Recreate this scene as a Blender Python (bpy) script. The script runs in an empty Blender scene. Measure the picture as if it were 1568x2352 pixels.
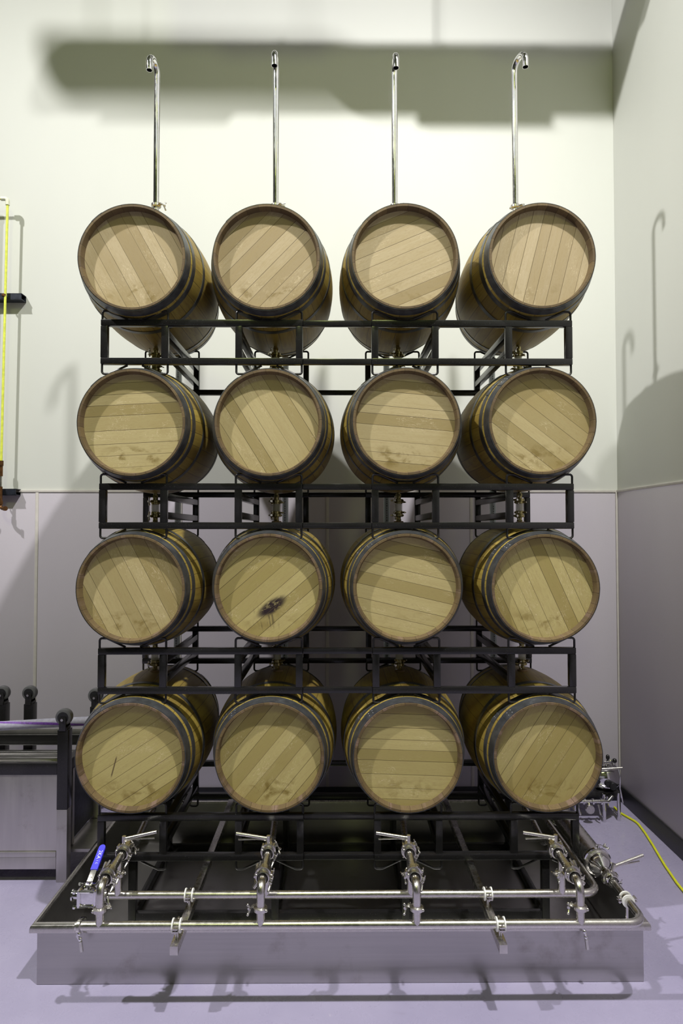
import bpy, bmesh, math, random
from mathutils import Vector, Matrix
random.seed(7)
S = bpy.context.scene
C = S.collection
PI = math.pi

# ------------------------------------------------------------------ mesh helpers
class MB:
    def __init__(s): s.v=[]; s.f=[]; s.m=[]
    def add(s, vs, fs, mi=0):
        o=len(s.v); s.v+= [tuple(v) for v in vs]
        for f in fs: s.f.append([i+o for i in f]); s.m.append(mi)
        return s
    def box(s, x0,x1,y0,y1,z0,z1, mi=0, b=0.0, M=None):
        if b<=0:
            vs=[(x,y,z) for z in (z0,z1) for y in (y0,y1) for x in (x0,x1)]
            fs=[(0,2,3,1),(4,5,7,6),(0,1,5,4),(2,6,7,3),(0,4,6,2),(1,3,7,5)]
            if M: vs=[M@Vector(v) for v in vs]
            return s.add(vs,fs,mi)
        bm=bmesh.new(); bmesh.ops.create_cube(bm,size=1)
        for v in bm.verts: v.co=Vector(((x0+x1)/2+v.co.x*(x1-x0),(y0+y1)/2+v.co.y*(y1-y0),(z0+z1)/2+v.co.z*(z1-z0)))
        bmesh.ops.bevel(bm,geom=list(bm.edges),offset=b,segments=2,affect='EDGES',profile=.6)
        bm.verts.index_update()
        vs=[(M@v.co if M else v.co.copy()) for v in bm.verts]
        fs=[[v.index for v in f.verts] for f in bm.faces]; bm.free()
        return s.add(vs,fs,mi)
    def lathe(s, prof, n=24, o=(0,0,0), ax=(0,0,1), mi=0, caps=(True,True), mids=None):
        ax=Vector(ax).normalized(); o=Vector(o)
        a=ax.orthogonal().normalized(); b=ax.cross(a)
        vs=[]
        for (t,r) in prof:
            for k in range(n):
                q=2*PI*k/n; vs.append(o+ax*t+(a*math.cos(q)+b*math.sin(q))*r)
        base=len(s.v)
        s.v+=[tuple(v) for v in vs]
        for i in range(len(prof)-1):
            mm=mids[i] if mids else mi
            for k in range(n):
                k2=(k+1)%n
                s.f.append([base+i*n+k,base+i*n+k2,base+(i+1)*n+k2,base+(i+1)*n+k]); s.m.append(mm)
        if caps[0]: s.f.append([base+k for k in range(n)][::-1]); s.m.append(mids[0] if mids else mi)
        if caps[1]: s.f.append([base+(len(prof)-1)*n+k for k in range(n)]); s.m.append(mids[-1] if mids else mi)
        return s
    def cyl(s, p0,p1,r,n=16,mi=0,r2=None,caps=(True,True)):
        p0=Vector(p0);p1=Vector(p1);d=p1-p0
        return s.lathe([(0,r),(d.length,r if r2 is None else r2)],n,p0,d,mi,caps)
    def tube(s, pts, r, n=14, mi=0, caps=(True,True), closed=False):
        P=[Vector(p) for p in pts]; L=len(P); T=[]
        for i in range(L):
            if closed: t=P[(i+1)%L]-P[i-1]
            elif i==0: t=P[1]-P[0]
            elif i==L-1: t=P[-1]-P[-2]
            else: t=(P[i+1]-P[i]).normalized()+(P[i]-P[i-1]).normalized()
            T.append(t.normalized())
        nrm=T[0].orthogonal().normalized(); base=len(s.v)
        for i in range(L):
            if i: nrm=(T[i-1].rotation_difference(T[i])@nrm); nrm=(nrm-T[i]*nrm.dot(T[i])).normalized()
            b=T[i].cross(nrm)
            sc=1.0
            if 0<i<L-1:
                c=max(.5,T[i].dot((P[i+1]-P[i]).normalized())); 
            for k in range(n):
                q=2*PI*k/n; s.v.append(tuple(P[i]+(nrm*math.cos(q)+b*math.sin(q))*r))
        m=L if closed else L-1
        for i in range(m):
            j=(i+1)%L
            for k in range(n):
                k2=(k+1)%n; s.f.append([base+i*n+k,base+i*n+k2,base+j*n+k2,base+j*n+k]); s.m.append(mi)
        if not closed:
            if caps[0]: s.f.append([base+k for k in range(n)][::-1]); s.m.append(mi)
            if caps[1]: s.f.append([base+(L-1)*n+k for k in range(n)]); s.m.append(mi)
        return s
    def pipe(s, pts, r, bend=.06, n=16, mi=0, caps=(True,True)):
        return s.tube(fillet(pts,bend),r,n,mi,caps)
    def ball(s, c, r, n=12, mi=0, sc=(1,1,1)):
        m=6; prof=[]; base=len(s.v); c=Vector(c)
        for i in range(1,m):
            a=PI*i/m
            for k in range(n):
                q=2*PI*k/n; s.v.append((c.x+r*sc[0]*math.sin(a)*math.cos(q),c.y+r*sc[1]*math.sin(a)*math.sin(q),c.z+r*sc[2]*math.cos(a)))
        s.v.append((c.x,c.y,c.z+r*sc[2])); s.v.append((c.x,c.y,c.z-r*sc[2])); t=len(s.v)-2
        for i in range(m-2):
            for k in range(n):
                k2=(k+1)%n; s.f.append([base+i*n+k,base+(i+1)*n+k,base+(i+1)*n+k2,base+i*n+k2]); s.m.append(mi)
        for k in range(n):
            k2=(k+1)%n; s.f.append([t,base+k,base+k2]); s.m.append(mi)
            s.f.append([t+1,base+(m-2)*n+k2,base+(m-2)*n+k]); s.m.append(mi)
        return s
    def build(s, name, mats, parent=None, loc=None, ang=38):
        me=bpy.data.meshes.new(name); me.from_pydata(s.v,[],s.f)
        if not isinstance(mats,(list,tuple)): mats=[mats]
        for m in mats: me.materials.append(m)
        me.polygons.foreach_set('material_index',s.m)
        bm=bmesh.new(); bm.from_mesh(me)
        bmesh.ops.recalc_face_normals(bm,faces=bm.faces)
        lim=math.radians(ang)
        for f in bm.faces: f.smooth=True
        for e in bm.edges:
            e.smooth = len(e.link_faces)==2 and e.calc_face_angle(0)<lim
        bm.to_mesh(me); bm.free()
        o=bpy.data.objects.new(name,me); C.objects.link(o)
        if loc is not None: o.location=loc
        if parent: o.parent=parent
        return o

def fillet(pts, bend, seg=7):
    P=[Vector(p) for p in pts]; out=[P[0]]
    for i in range(1,len(P)-1):
        a=(P[i-1]-P[i]); b=(P[i+1]-P[i]); la,lb=a.length,b.length; a.normalize(); b.normalize()
        th=a.angle(b)
        if th>PI-.02: out.append(P[i]); continue
        d=min(bend/math.tan(th/2), la*.49, lb*.49); r=d*math.tan(th/2)
        c=P[i]+(a+b).normalized()*(r/math.sin(th/2))
        s0=P[i]+a*d-c; s1=P[i]+b*d-c; tot=s0.angle(s1); axx=s0.cross(s1).normalized()
        for k in range(seg+1):
            out.append(c+Matrix.Rotation(tot*k/seg,3,axx)@s0)
    out.append(P[-1]); return out

def link(o): C.objects.link(o)
def empty(name, loc=(0,0,0), label=None, cat=None, group=None):
    o=bpy.data.objects.new(name,None); link(o); o.location=loc; o.empty_display_size=.05
    tag(o,label,cat,group); return o
def tag(o,label=None,cat=None,group=None,kind=None):
    if label: o['label']=label
    if cat: o['category']=cat
    if group: o['group']=group
    if kind: o['kind']=kind
    return o
def copy_tree(o, kids, parent=None):
    c=o.copy(); link(c); c.parent=parent
    for ch in kids.get(o,[]): copy_tree(ch,kids,c)
    return c
def kidmap():
    d={}
    for o in C.objects:
        if o.parent: d.setdefault(o.parent,[]).append(o)
    return d

# ------------------------------------------------------------------ materials
def mat(name):
    m=bpy.data.materials.new(name); m.use_nodes=True
    nt=m.node_tree; b=nt.nodes['Principled BSDF']; return m,nt,b
class N:
    def __init__(s,nt): s.nt=nt
    def new(s,t,**k):
        n=s.nt.nodes.new(t)
        for a,v in k.items(): setattr(n,a,v)
        return n
    def plug(s,sock,v):
        if v is None: return
        if isinstance(v,bpy.types.NodeSocket): s.nt.links.new(v,sock)
        else: sock.default_value=v
    def m(s,op,a,b=None,c=None):
        n=s.new('ShaderNodeMath',operation=op); s.plug(n.inputs[0],a); s.plug(n.inputs[1],b); s.plug(n.inputs[2],c); return n.outputs[0]
    def mix(s,f,a,b,bt='MIX'):
        n=s.new('ShaderNodeMix',data_type='RGBA',blend_type=bt)
        s.plug(n.inputs[0],f); s.plug(n.inputs[6],a); s.plug(n.inputs[7],b); return n.outputs[2]
    def obj(s):
        t=s.new('ShaderNodeTexCoord'); sp=s.new('ShaderNodeSeparateXYZ'); s.nt.links.new(t.outputs['Object'],sp.inputs[0]); return t.outputs['Object'],sp.outputs
    def xyz(s,x,y,z):
        n=s.new('ShaderNodeCombineXYZ'); s.plug(n.inputs[0],x);s.plug(n.inputs[1],y);s.plug(n.inputs[2],z); return n.outputs[0]
    def noise(s,vec,scale=5,detail=3,rough=.5,dist=0):
        n=s.new('ShaderNodeTexNoise'); s.plug(n.inputs['Vector'],vec); n.inputs['Scale'].default_value=scale
        n.inputs['Detail'].default_value=detail; n.inputs['Roughness'].default_value=rough; n.inputs['Distortion'].default_value=dist; return n.outputs[0]
    def ramp(s,f,a,b,lo=0.,hi=1.):
        n=s.new('ShaderNodeMapRange',interpolation_type='SMOOTHSTEP'); s.plug(n.inputs[0],f)
        for i,v in ((1,a),(2,b),(3,lo),(4,hi)): n.inputs[i].default_value=v
        return n.outputs[0]
    def bump(s,h,st=.2,d=.01):
        n=s.new('ShaderNodeBump'); n.inputs['Strength'].default_value=st; n.inputs['Distance'].default_value=d; s.plug(n.inputs['Height'],h); return n.outputs[0]
    def attr(s,name):
        n=s.new('ShaderNodeAttribute'); n.attribute_type='OBJECT'; n.attribute_name=name; return n.outputs['Fac']
    def scale(s,vec,sx,sy,sz):
        n=s.new('ShaderNodeVectorMath',operation='MULTIPLY'); s.plug(n.inputs[0],vec); n.inputs[1].default_value=(sx,sy,sz); return n.outputs[0]
def c4(c): return (c[0],c[1],c[2],1)
def simple(name,col,rough=.5,metal=0.,nscale=0,namt=.1,bumpv=0,spec=None,stretch=(1,1,1)):
    m,nt,b=mat(name); n=N(nt)
    b.inputs['Roughness'].default_value=rough; b.inputs['Metallic'].default_value=metal
    if spec is not None: b.inputs['Specular IOR Level'].default_value=spec
    co,_=n.obj(); v=n.scale(co,*stretch); f=n.noise(v,nscale or 20,4)
    dk=tuple(x*(1-namt) for x in col); lt=tuple(min(1,x*(1+namt)) for x in col)
    n.plug(b.inputs['Base Color'],n.mix(n.ramp(f,.3,.7),c4(dk),c4(lt)))
    if bumpv: n.plug(b.inputs['Normal'],n.bump(f,bumpv,.004))
    return m

# barrel head: oak planks turned by each head's own plank_angle
def head_material():
    m,nt,b=mat('oak_head'); n=N(nt); co,(x,y,z)=n.obj()
    a=n.attr('plank_angle'); sd=n.attr('seed'); st=n.attr('stain')
    ca=n.m('COSINE',a); sa=n.m('SINE',a)
    v=n.m('ADD',n.m('MULTIPLY',x,ca),n.m('MULTIPLY',z,sa))
    u=n.m('SUBTRACT',n.m('MULTIPLY',z,ca),n.m('MULTIPLY',x,sa))
    w=n.m('ADD',n.m('MULTIPLY',u,15.5),n.m('MULTIPLY',sd,7.31))
    vo=n.new('ShaderNodeTexVoronoi',voronoi_dimensions='1D',feature='F1'); vo.inputs['Scale'].default_value=1; n.plug(vo.inputs['W'],w); vo.inputs['Randomness'].default_value=.65
    ve=n.new('ShaderNodeTexVoronoi',voronoi_dimensions='1D',feature='DISTANCE_TO_EDGE'); ve.inputs['Scale'].default_value=1; n.plug(ve.inputs['W'],w); ve.inputs['Randomness'].default_value=.65
    sep=n.new('ShaderNodeSeparateColor'); n.plug(sep.inputs[0],vo.outputs['Color'])
    r1,r2,r3=sep.outputs[0],sep.outputs[1],sep.outputs[2]
    seam=n.m('MAXIMUM',n.ramp(ve.outputs['Distance'],.006,.026),n.m('MULTIPLY',n.ramp(r3,.35,.8),.55))
    gv=n.xyz(n.m('MULTIPLY',v,5),n.m('MULTIPLY',u,70),n.m('ADD',n.m('MULTIPLY',r1,60),sd))
    grain=n.noise(gv,1.0,5,.6,.6)
    gv2=n.xyz(n.m('MULTIPLY',v,45),n.m('MULTIPLY',u,260),n.m('MULTIPLY',r2,60))
    pores=n.noise(gv2,1.0,3,.6)
    # medullary flecks
    fv=n.xyz(n.m('MULTIPLY',v,14),n.m('MULTIPLY',u,38),n.m('ADD',n.m('MULTIPLY',r3,30),sd))
    fl=n.noise(fv,1.0,2,.5,1.8)
    fleck=n.m('MULTIPLY',n.ramp(n.m('ABSOLUTE',n.m('SUBTRACT',fl,.5)),.0,.022,1,0),n.ramp(n.noise(n.xyz(n.m('MULTIPLY',v,5),n.m('MULTIPLY',u,9),sd),1.0,2),.5,.64))
    tone=n.attr('tone')
    pale=n.mix(tone,(.47,.40,.155,1),(.475,.385,.245,1))
    deep=n.mix(tone,(.31,.255,.075,1),(.33,.255,.14,1))
    col=n.mix(n.ramp(r1,.15,.95),pale,deep)
    col=n.mix(n.m('MULTIPLY',n.ramp(grain,.35,.7),.30),col,(.36,.27,.12,1))
    col=n.mix(n.m('MULTIPLY',n.ramp(pores,.5,.75),.28),col,(.25,.17,.07,1))
    col=n.mix(n.m('MULTIPLY',fleck,.38),col,(.80,.68,.47,1))
    # damp olive stains low on the head, in the barrel's own upright frame
    sv=n.xyz(n.m('ADD',n.m('MULTIPLY',x,11),n.m('MULTIPLY',sd,3)),0.0,n.m('MULTIPLY',z,16))
    sn=n.noise(sv,1.0,4,.6,.5)
    dz=n.m('ABSOLUTE',n.m('ADD',z,.185)); band=n.ramp(dz,.015,.085,1,0)
    bx=n.ramp(n.m('ABSOLUTE',x),.09,.2,1,0)
    sm=n.m('MULTIPLY',n.m('MULTIPLY',band,bx),n.m('MULTIPLY',n.ramp(sn,.47,.66),st))
    col=n.mix(n.m('MULTIPLY',sm,.9),col,(.17,.115,.02,1))
    wide=n.noise(n.xyz(n.m('MULTIPLY',x,4),sd,n.m('MULTIPLY',z,4)),1.0,3)
    col=n.mix(n.m('MULTIPLY',n.ramp(wide,.5,.75),n.m('MULTIPLY',st,.35)),col,(.30,.22,.07,1))
    # black smear (one barrel only)
    sx=n.m('SUBTRACT',x,.015); sz=n.m('ADD',z,.105)
    e1=n.m('ADD',n.m('MULTIPLY',sx,.82),n.m('MULTIPLY',sz,.57)); e2=n.m('SUBTRACT',n.m('MULTIPLY',sz,.82),n.m('MULTIPLY',sx,.57))
    q=n.noise(n.xyz(n.m('MULTIPLY',e1,22),0.0,n.m('MULTIPLY',e2,55)),1.0,4,.65,.8)
    dd=n.m('ADD',n.m('POWER',n.m('MULTIPLY',e1,10.5),2.0),n.m('POWER',n.m('MULTIPLY',e2,27),2.0))
    core=n.m('MULTIPLY',n.ramp(dd,.25,1.3,1,0),n.ramp(q,.28,.5))
    dr=n.noise(n.xyz(n.m('ADD',n.m('MULTIPLY',x,75),n.m('MULTIPLY',z,12)),0.0,n.m('MULTIPLY',z,9)),1.0,3,.6)
    drm=n.m('MULTIPLY',n.m('MULTIPLY',n.ramp(n.m('ABSOLUTE',n.m('ADD',x,.01)),.04,.085,1,0),n.ramp(n.m('ABSOLUTE',n.m('ADD',z,.16)),.03,.085,1,0)),n.ramp(dr,.5,.68))
    smear=n.m('MULTIPLY',n.attr('smear'),n.m('MAXIMUM',core,n.m('MULTIPLY',drm,.7)))
    col=n.mix(smear,col,(.022,.012,.015,1))
    # thin dark scratch (one barrel only)
    lx=n.m('ADD',n.m('ADD',x,.098),n.m('MULTIPLY',n.m('ADD',z,.06),-.26))
    ln=n.m('MULTIPLY',n.ramp(n.m('ABSOLUTE',lx),.001,.0055,1,0),n.ramp(n.m('ABSOLUTE',n.m('ADD',z,.06)),.04,.062,1,0))
    col=n.mix(n.m('MULTIPLY',n.m('MULTIPLY',ln,n.attr('scratch')),.85),col,(.06,.03,.02,1))
    col=n.mix(seam,(.075,.05,.02,1),col)
    n.plug(b.inputs['Base Color'],col); b.inputs['Roughness'].default_value=.62
    b.inputs['Specular IOR Level'].default_value=.3
    n.plug(b.inputs['Normal'],n.bump(n.m('ADD',n.m('MULTIPLY',seam,1.0),n.m('MULTIPLY',grain,.15)),.35,.002))
    return m
def stave_material(name,end=False):
    m,nt,b=mat(name); n=N(nt); co,(x,y,z)=n.obj()
    sd=n.attr('seed')
    th=n.m('ARCTAN2',z,x)
    w=n.m('ADD',n.m('MULTIPLY',th,28/(2*PI)),n.m('MULTIPLY',sd,3.0))
    vo=n.new('ShaderNodeTexVoronoi',voronoi_dimensions='1D',feature='F1'); vo.inputs['Scale'].default_value=1; n.plug(vo.inputs['W'],w); vo.inputs['Randomness'].default_value=.5
    ve=n.new('ShaderNodeTexVoronoi',voronoi_dimensions='1D',feature='DISTANCE_TO_EDGE'); ve.inputs['Scale'].default_value=1; n.plug(ve.inputs['W'],w); ve.inputs['Randomness'].default_value=.5
    sep=n.new('ShaderNodeSeparateColor'); n.plug(sep.inputs[0],vo.outputs['Color']); r1,r2=sep.outputs[0],sep.outputs[1]
    seam=n.ramp(ve.outputs['Distance'],.008,.03)
    if end:
        g=n.noise(n.xyz(n.m('MULTIPLY',th,60),sd,n.m('MULTIPLY',y,40)),1.0,4,.7)
        col=n.mix(r1,(.15,.103,.04,1),(.085,.057,.023,1))
        g2=n.noise(n.xyz(n.m('MULTIPLY',th,5),sd,3.0),1.0,3)
        col=n.mix(n.m('MULTIPLY',n.ramp(g2,.5,.66),n.m('MULTIPLY',n.attr('wine'),.5)),col,(.26,.17,.15,1))
        col=n.mix(n.m('MULTIPLY',n.ramp(g,.45,.65),.6),col,(.10,.055,.03,1))
    else:
        g=n.noise(n.xyz(n.m('MULTIPLY',th,22),n.m('MULTIPLY',y,5),sd),1.0,5,.65,.4)
        g2=n.noise(n.xyz(n.m('MULTIPLY',th,3),n.m('MULTIPLY',y,6),sd),1.0,4)
        col=n.mix(r1,(.38,.285,.06,1),(.25,.18,.035,1))
        col=n.mix(n.m('MULTIPLY',n.ramp(g,.4,.7),.55),col,(.20,.115,.028,1))
        col=n.mix(n.m('MULTIPLY',n.ramp(g2,.52,.75),.5),col,(.13,.075,.022,1))
    col=n.mix(seam,(.065,.04,.014,1) if end else (.11,.072,.02,1),col)
    n.plug(b.inputs['Base Color'],col); b.inputs['Roughness'].default_value=.5 if not end else .7
    n.plug(b.inputs['Normal'],n.bump(n.m('ADD',seam,n.m('MULTIPLY',g,.4)),.4,.002))
    return m
M={}
M['head']=head_material(); M['stave']=stave_material('oak_stave'); M['chime']=stave_material('oak_stave_end',True)
M['hoop']=simple('galvanised_hoop',(.125,.13,.14),.38,.75,22,.25,.1)
M['rust']=simple('rivet_steel',(.4,.4,.42),.35,.9,30,.2)
M['bung']=simple('bung_wood',(.3,.2,.1),.6,0,30,.2)
def paint():
    m,nt,b=mat('black_paint'); n=N(nt); co,_=n.obj()
    f=n.noise(co,260,2,.5); big=n.noise(co,6,3)
    col=n.mix(n.ramp(f,.66,.74),(.012,.0115,.012,1),(.06,.058,.055,1))
    col=n.mix(n.m('MULTIPLY',n.ramp(big,.62,.8),.25),col,(.05,.032,.018,1))
    n.plug(b.inputs['Base Color'],col); b.inputs['Roughness'].default_value=.22
    n.plug(b.inputs['Normal'],n.bump(n.noise(co,90,2),.12,.001)); return m
M['black']=paint()
M['rod']=simple('black_rod',(.014,.013,.014),.36,0,60,.3)
def steel(name,col,rough,stretch,amt=.25,bumpv=.05,stain=0):
    m,nt,b=mat(name); n=N(nt); co,_=n.obj()
    f=n.noise(n.scale(co,*stretch),1.0,4,.6); g=n.noise(co,5,5,.65)
    c=n.mix(n.ramp(f,.3,.7),c4([x*(1-amt) for x in col]),c4([min(1,x*(1+amt*.6)) for x in col]))
    if stain: c=n.mix(n.m('MULTIPLY',n.ramp(g,.55,.75),stain),c,(.16,.13,.10,1))
    n.plug(b.inputs['Base Color'],c); b.inputs['Metallic'].default_value=1
    n.plug(b.inputs['Roughness'],n.m('ADD',n.m('MULTIPLY',f,.18),rough-.09))
    if bumpv: n.plug(b.inputs['Normal'],n.bump(f,bumpv,.001))
    return m
M['satin']=steel('satin_steel',(.62,.60,.57),.27,(40,40,40),.06,.008,.08)
M['chrome']=steel('polished_steel',(.80,.79,.80),.1,(30,30,30),.08,0)
M['pan']=steel('drip_pan_steel',(.46,.45,.44),.33,(1.5,1.5,60),.05,.01,.3)
M['cartsteel']=steel('cart_steel',(.56,.54,.52),.44,(14,14,1.5),.08,.02,.4)
M['fitting']=steel('fitting_steel',(.38,.33,.15),.26,(40,40,40),.3,0)
M['nut']=steel('wing_nut_steel',(.66,.65,.6),.25,(40,40,40),.15,0)
M['white']=simple('white_plastic',(.80,.80,.78),.4,0,30,.05)
M['rubber']=simple('dark_rubber',(.012,.012,.014),.5,0,30,.3)
M['wheel']=simple('grey_wheel',(.11,.11,.12),.5,0,30,.12)
M['blue']=simple('blue_vinyl',(.035,.028,.74),.5,0,20,.05)
M['ink']=simple('white_ink',(.75,.75,.85),.5)
M['yellow']=simple('yellow_cable',(.72,.74,.02),.4,0,40,.05)
M['gas']=simple('yellow_gas_pipe',(.72,.78,.10),.4,0,40,.12)
M['pvc']=simple('pale_pvc',(.72,.74,.58),.4,0,30,.05)
M['copper']=simple('tarnished_copper',(.16,.075,.03),.35,.7,40,.35)
M['strut']=simple('blue_black_strut',(.03,.035,.05),.4,.5,30,.3)
M['hose']=simple('grey_lilac_hose',(.34,.33,.42),.6,0,60,.1,.1)
M['purple']=simple('purple_stripe',(.14,.045,.30),.55,0,90,.3)
M['duct']=simple('galvanised_duct',(.5,.5,.5),.5,.6,20,.1)
M['blackink']=simple('black_ink',(.02,.02,.02),.6)
def glass(name,col,rough=.05,alpha=.3):
    m,nt,b=mat(name); n=N(nt); co,_=n.obj()
    n.plug(b.inputs['Base Color'],n.mix(n.noise(co,15,3),c4(col),c4([x*.9 for x in col])))
    b.inputs['Roughness'].default_value=rough; b.inputs['Alpha'].default_value=alpha
    b.inputs['IOR'].default_value=1.45; return m
M['clear']=glass('clear_sight_glass',(.62,.62,.45),.06,.42)
M['tube']=glass('clear_hose',(.60,.66,.66),.12,.5)

def wall_mat(name,col,amt,rough,sc=30,spec=.4,bumpv=.05,streak=0):
    m,nt,b=mat(name); n=N(nt); co,(x,y,z)=n.obj()
    f=n.noise(co,sc,3,.6); g=n.noise(n.scale(co,1,1,.35),1.6,3)
    c=n.mix(n.ramp(g,.3,.7),c4([v*(1-amt) for v in col]),c4([min(1,v*(1+amt)) for v in col]))
    n.plug(b.inputs['Base Color'],c); b.inputs['Roughness'].default_value=rough; b.inputs['Specular IOR Level'].default_value=spec
    n.plug(b.inputs['Normal'],n.bump(f,bumpv,.003)); return m
M['wall']=wall_mat('white_wall_panel',(.60,.61,.575),.012,.55,120,.3,.03)
M['frp']=wall_mat('lilac_grey_wainscot',(.52,.485,.545),.02,.42,90,.4,.12)
M['frp_side']=M['frp']
M['trim']=simple('pale_trim',(.56,.53,.50),.45,0,20,.04)
M['base']=simple('black_cove_base',(.012,.012,.015),.45,0,20,.2)
M['ceil']=simple('dull_green_ceiling',(.16,.19,.10),.8,0,5,.04)
M['side']=simple('grey_side_wall',(.16,.16,.15),.7,0,5,.04)
def floor_mat():
    m,nt,b=mat('lilac_epoxy_floor'); n=N(nt); co,(x,y,z)=n.obj()
    g=n.noise(co,1.3,4,.6); f=n.noise(co,9,5,.7,.6); s=n.noise(n.scale(co,1,1,1),26,6,.75,1.5)
    c=n.mix(n.ramp(g,.3,.7),(.31,.283,.425,1),(.36,.33,.48,1))
    c=n.mix(n.m('MULTIPLY',n.ramp(f,.62,.8),.35),c,(.20,.17,.24,1))
    sc=n.m('MULTIPLY',n.ramp(s,.66,.72),n.ramp(n.noise(co,2.2,2),.52,.65))
    c=n.mix(n.m('MULTIPLY',sc,.55),c,(.75,.72,.80,1))
    n.plug(b.inputs['Base Color'],c)
    n.plug(b.inputs['Roughness'],n.ramp(f,.2,.8,.2,.38))
    b.inputs['Specular IOR Level'].default_value=.45
    n.plug(b.inputs['Normal'],n.bump(n.noise(co,14,3),.04,.004)); return m
M['floor']=floor_mat()

# ------------------------------------------------------------------ room
XR,YB,H=2.22,5.18,10.0
XL,YF=-9.0,-7.0
def struct(name,mb,m,kind='structure'):
    o=mb.build(name,m); o['kind']=kind; return o
struct('floor',MB().box(XL,XR+.3,YF,YB+.3,-.2,0),M['floor'])
struct('wall_back',MB().box(XL,XR+.3,YB,YB+.3,0,H),M['wall'])
struct('wall_right',MB().box(XR,XR+.3,YF,YB,0,H),M['wall'])
struct('wall_left',MB().box(XL-.3,XL,YF,YB,0,H),M['side'])
struct('wall_front',MB().box(XL,XR,YF-.3,YF,0,H),M['side'])
struct('ceiling',MB().box(XL-.3,XR+.3,YF-.3,YB+.3,H,H+.2),M['ceil'])
WZ=2.405
# wainscot panels on the two walls, with joint strips and a cap strip
mb=MB(); edges=[-9.0,-8.2,-7.02,-5.86,-4.69,-3.52,-2.35,-1.225,-.073,1.06,XR]
for a,b in zip(edges[:-1],edges[1:]): mb.box(a+.004,b-.004,YB-.008,YB,.0,WZ,b=.002)
struct('trim_1',mb,M['frp'])
mb=MB(); e2=[-7,-5.8,-4.6,-3.4,-2.2,-1.0,.2,1.4,2.6,3.8,YB-.01]
for a,b in zip(e2[:-1],e2[1:]): mb.box(XR-.008,XR,a+.003,b-.003,0,WZ,b=.002)
struct('trim_2',mb,M['frp'])
mb=MB().box(XL,XR-.008,YB-.014,YB,WZ-.004,WZ+.016,b=.004)
for x in edges[1:-1]: mb.box(x-.012,x+.012,YB-.012,YB,.11,WZ-.004,b=.003)
mb.box(XR-.022,XR-.008,YB-.022,YB-.008,.11,WZ,b=.004)
struct('trim_3',mb,M['trim'])
mb=MB().box(XR-.014,XR,YF,YB-.014,WZ-.004,WZ+.016,b=.004)
struct('trim_4',mb,M['trim'])
struct('baseboard_right',MB().box(XR-.02,XR-.008,YF,YB-.02,0,.125,b=.005),M['base'])
struct('baseboard_back',MB().box(XL,XR-.008,YB-.02,YB-.008,0,.11,b=.005),M['base'])

# ------------------------------------------------------------------ barrel
L=.95
def rb(y): 
    t=(y-.475)/.475
    return .287+.066*(1-abs(t)**2.1)
def make_barrel():
    root=empty('oak_barrel')
    ys=[.0]+[L*i/24 for i in range(1,24)]+[L]
    prof=[(.044,.2660),(.038,.2690),(.004,.2725),(.0,.2745),(.0,.2855)]+[(y,rb(y)) for y in [.004]+ys[1:-1]+[L-.004]]+[(L,.2855),(L,.2745),(L-.004,.2725),(L-.038,.2690),(L-.044,.2660)]
    k=len(prof)-1
    mids=[1,1,1,1,1]+[0]*(k-10)+[1]*5
    MB().lathe(prof,112,(0,0,0),(0,1,0),caps=(False,False),mids=mids).build('stave_shell',[M['stave'],M['chime']],root,ang=50)
    for nm,yy in (('barrel_head',.042),('barrel_head',L-.064)):
        MB().lathe([(0,.001),(0,.268),(.022,.268),(.022,.001)],96,(0,yy,0),(0,1,0),caps=(True,True)).build(nm,M['head'],root)
    def hoop(y0,y1,name,k):
        t=.0024; g=.0008; nn=4; n=96
        P=[(y0+(y1-y0)*i/nn) for i in range(nn+1)]
        pr=[(y0,rb(y0)+g)]+[(y,rb(y)+g+t) for y in P]+[(y1,rb(y1)+g)]
        m=MB().lathe(pr,n,(0,0,0),(0,1,0),caps=(False,False))
        # lapped joint with rivets
        q=k
        ym=(y0+y1)/2; R=rb(ym)+g+t
        for dq in (-.05,.03):
            for yy in ((y0*.72+y1*.28),(y0*.28+y1*.72)):
                a=q+dq; rr=rb(yy)+g+t
                c=Vector((rr*math.cos(a),yy,rr*math.sin(a)))
                m.ball(c,.0033,8,1)
        pts=[]; base=len(m.v)
        for dq in (-.14,-.07,0,.07,.12):
            for yy in (y0+.001,y1-.001):
                a=q+dq
                for rr in (rb(yy)+g,rb(yy)+g+t*1.9): m.v.append((rr*math.cos(a),yy,rr*math.sin(a)))
        for i in range(4):
            o=base+i*4
            for quad in ((1,3,7,5),(0,1,5,4),(2,6,7,3)): m.f.append([o+j for j in quad]); m.m.append(0)
        m.f.append([base,base+2,base+3,base+1]); m.m.append(0); m.f.append([base+16,base+17,base+19,base+18]); m.m.append(0)
        return m.build(name,[M['hoop'],M['rust']],root)
    hoop(.002,.056,'head_hoop',2.3); hoop(.080,.114,'quarter_hoop',2.5); hoop(.225,.255,'bilge_hoop',2.2)
    hoop(L-.255,L-.225,'bilge_hoop',.9); hoop(L-.108,L-.078,'quarter_hoop',.7); hoop(L-.050,L-.003,'head_hoop',.8)
    MB().lathe([(-.02,.028),(.004,.03),(.008,.026)],20,(0,.475,rb(.475)),(0,0,1)).build('bung',M['bung'],root)
    return root
proto=make_barrel()
rad=math.radians
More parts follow.
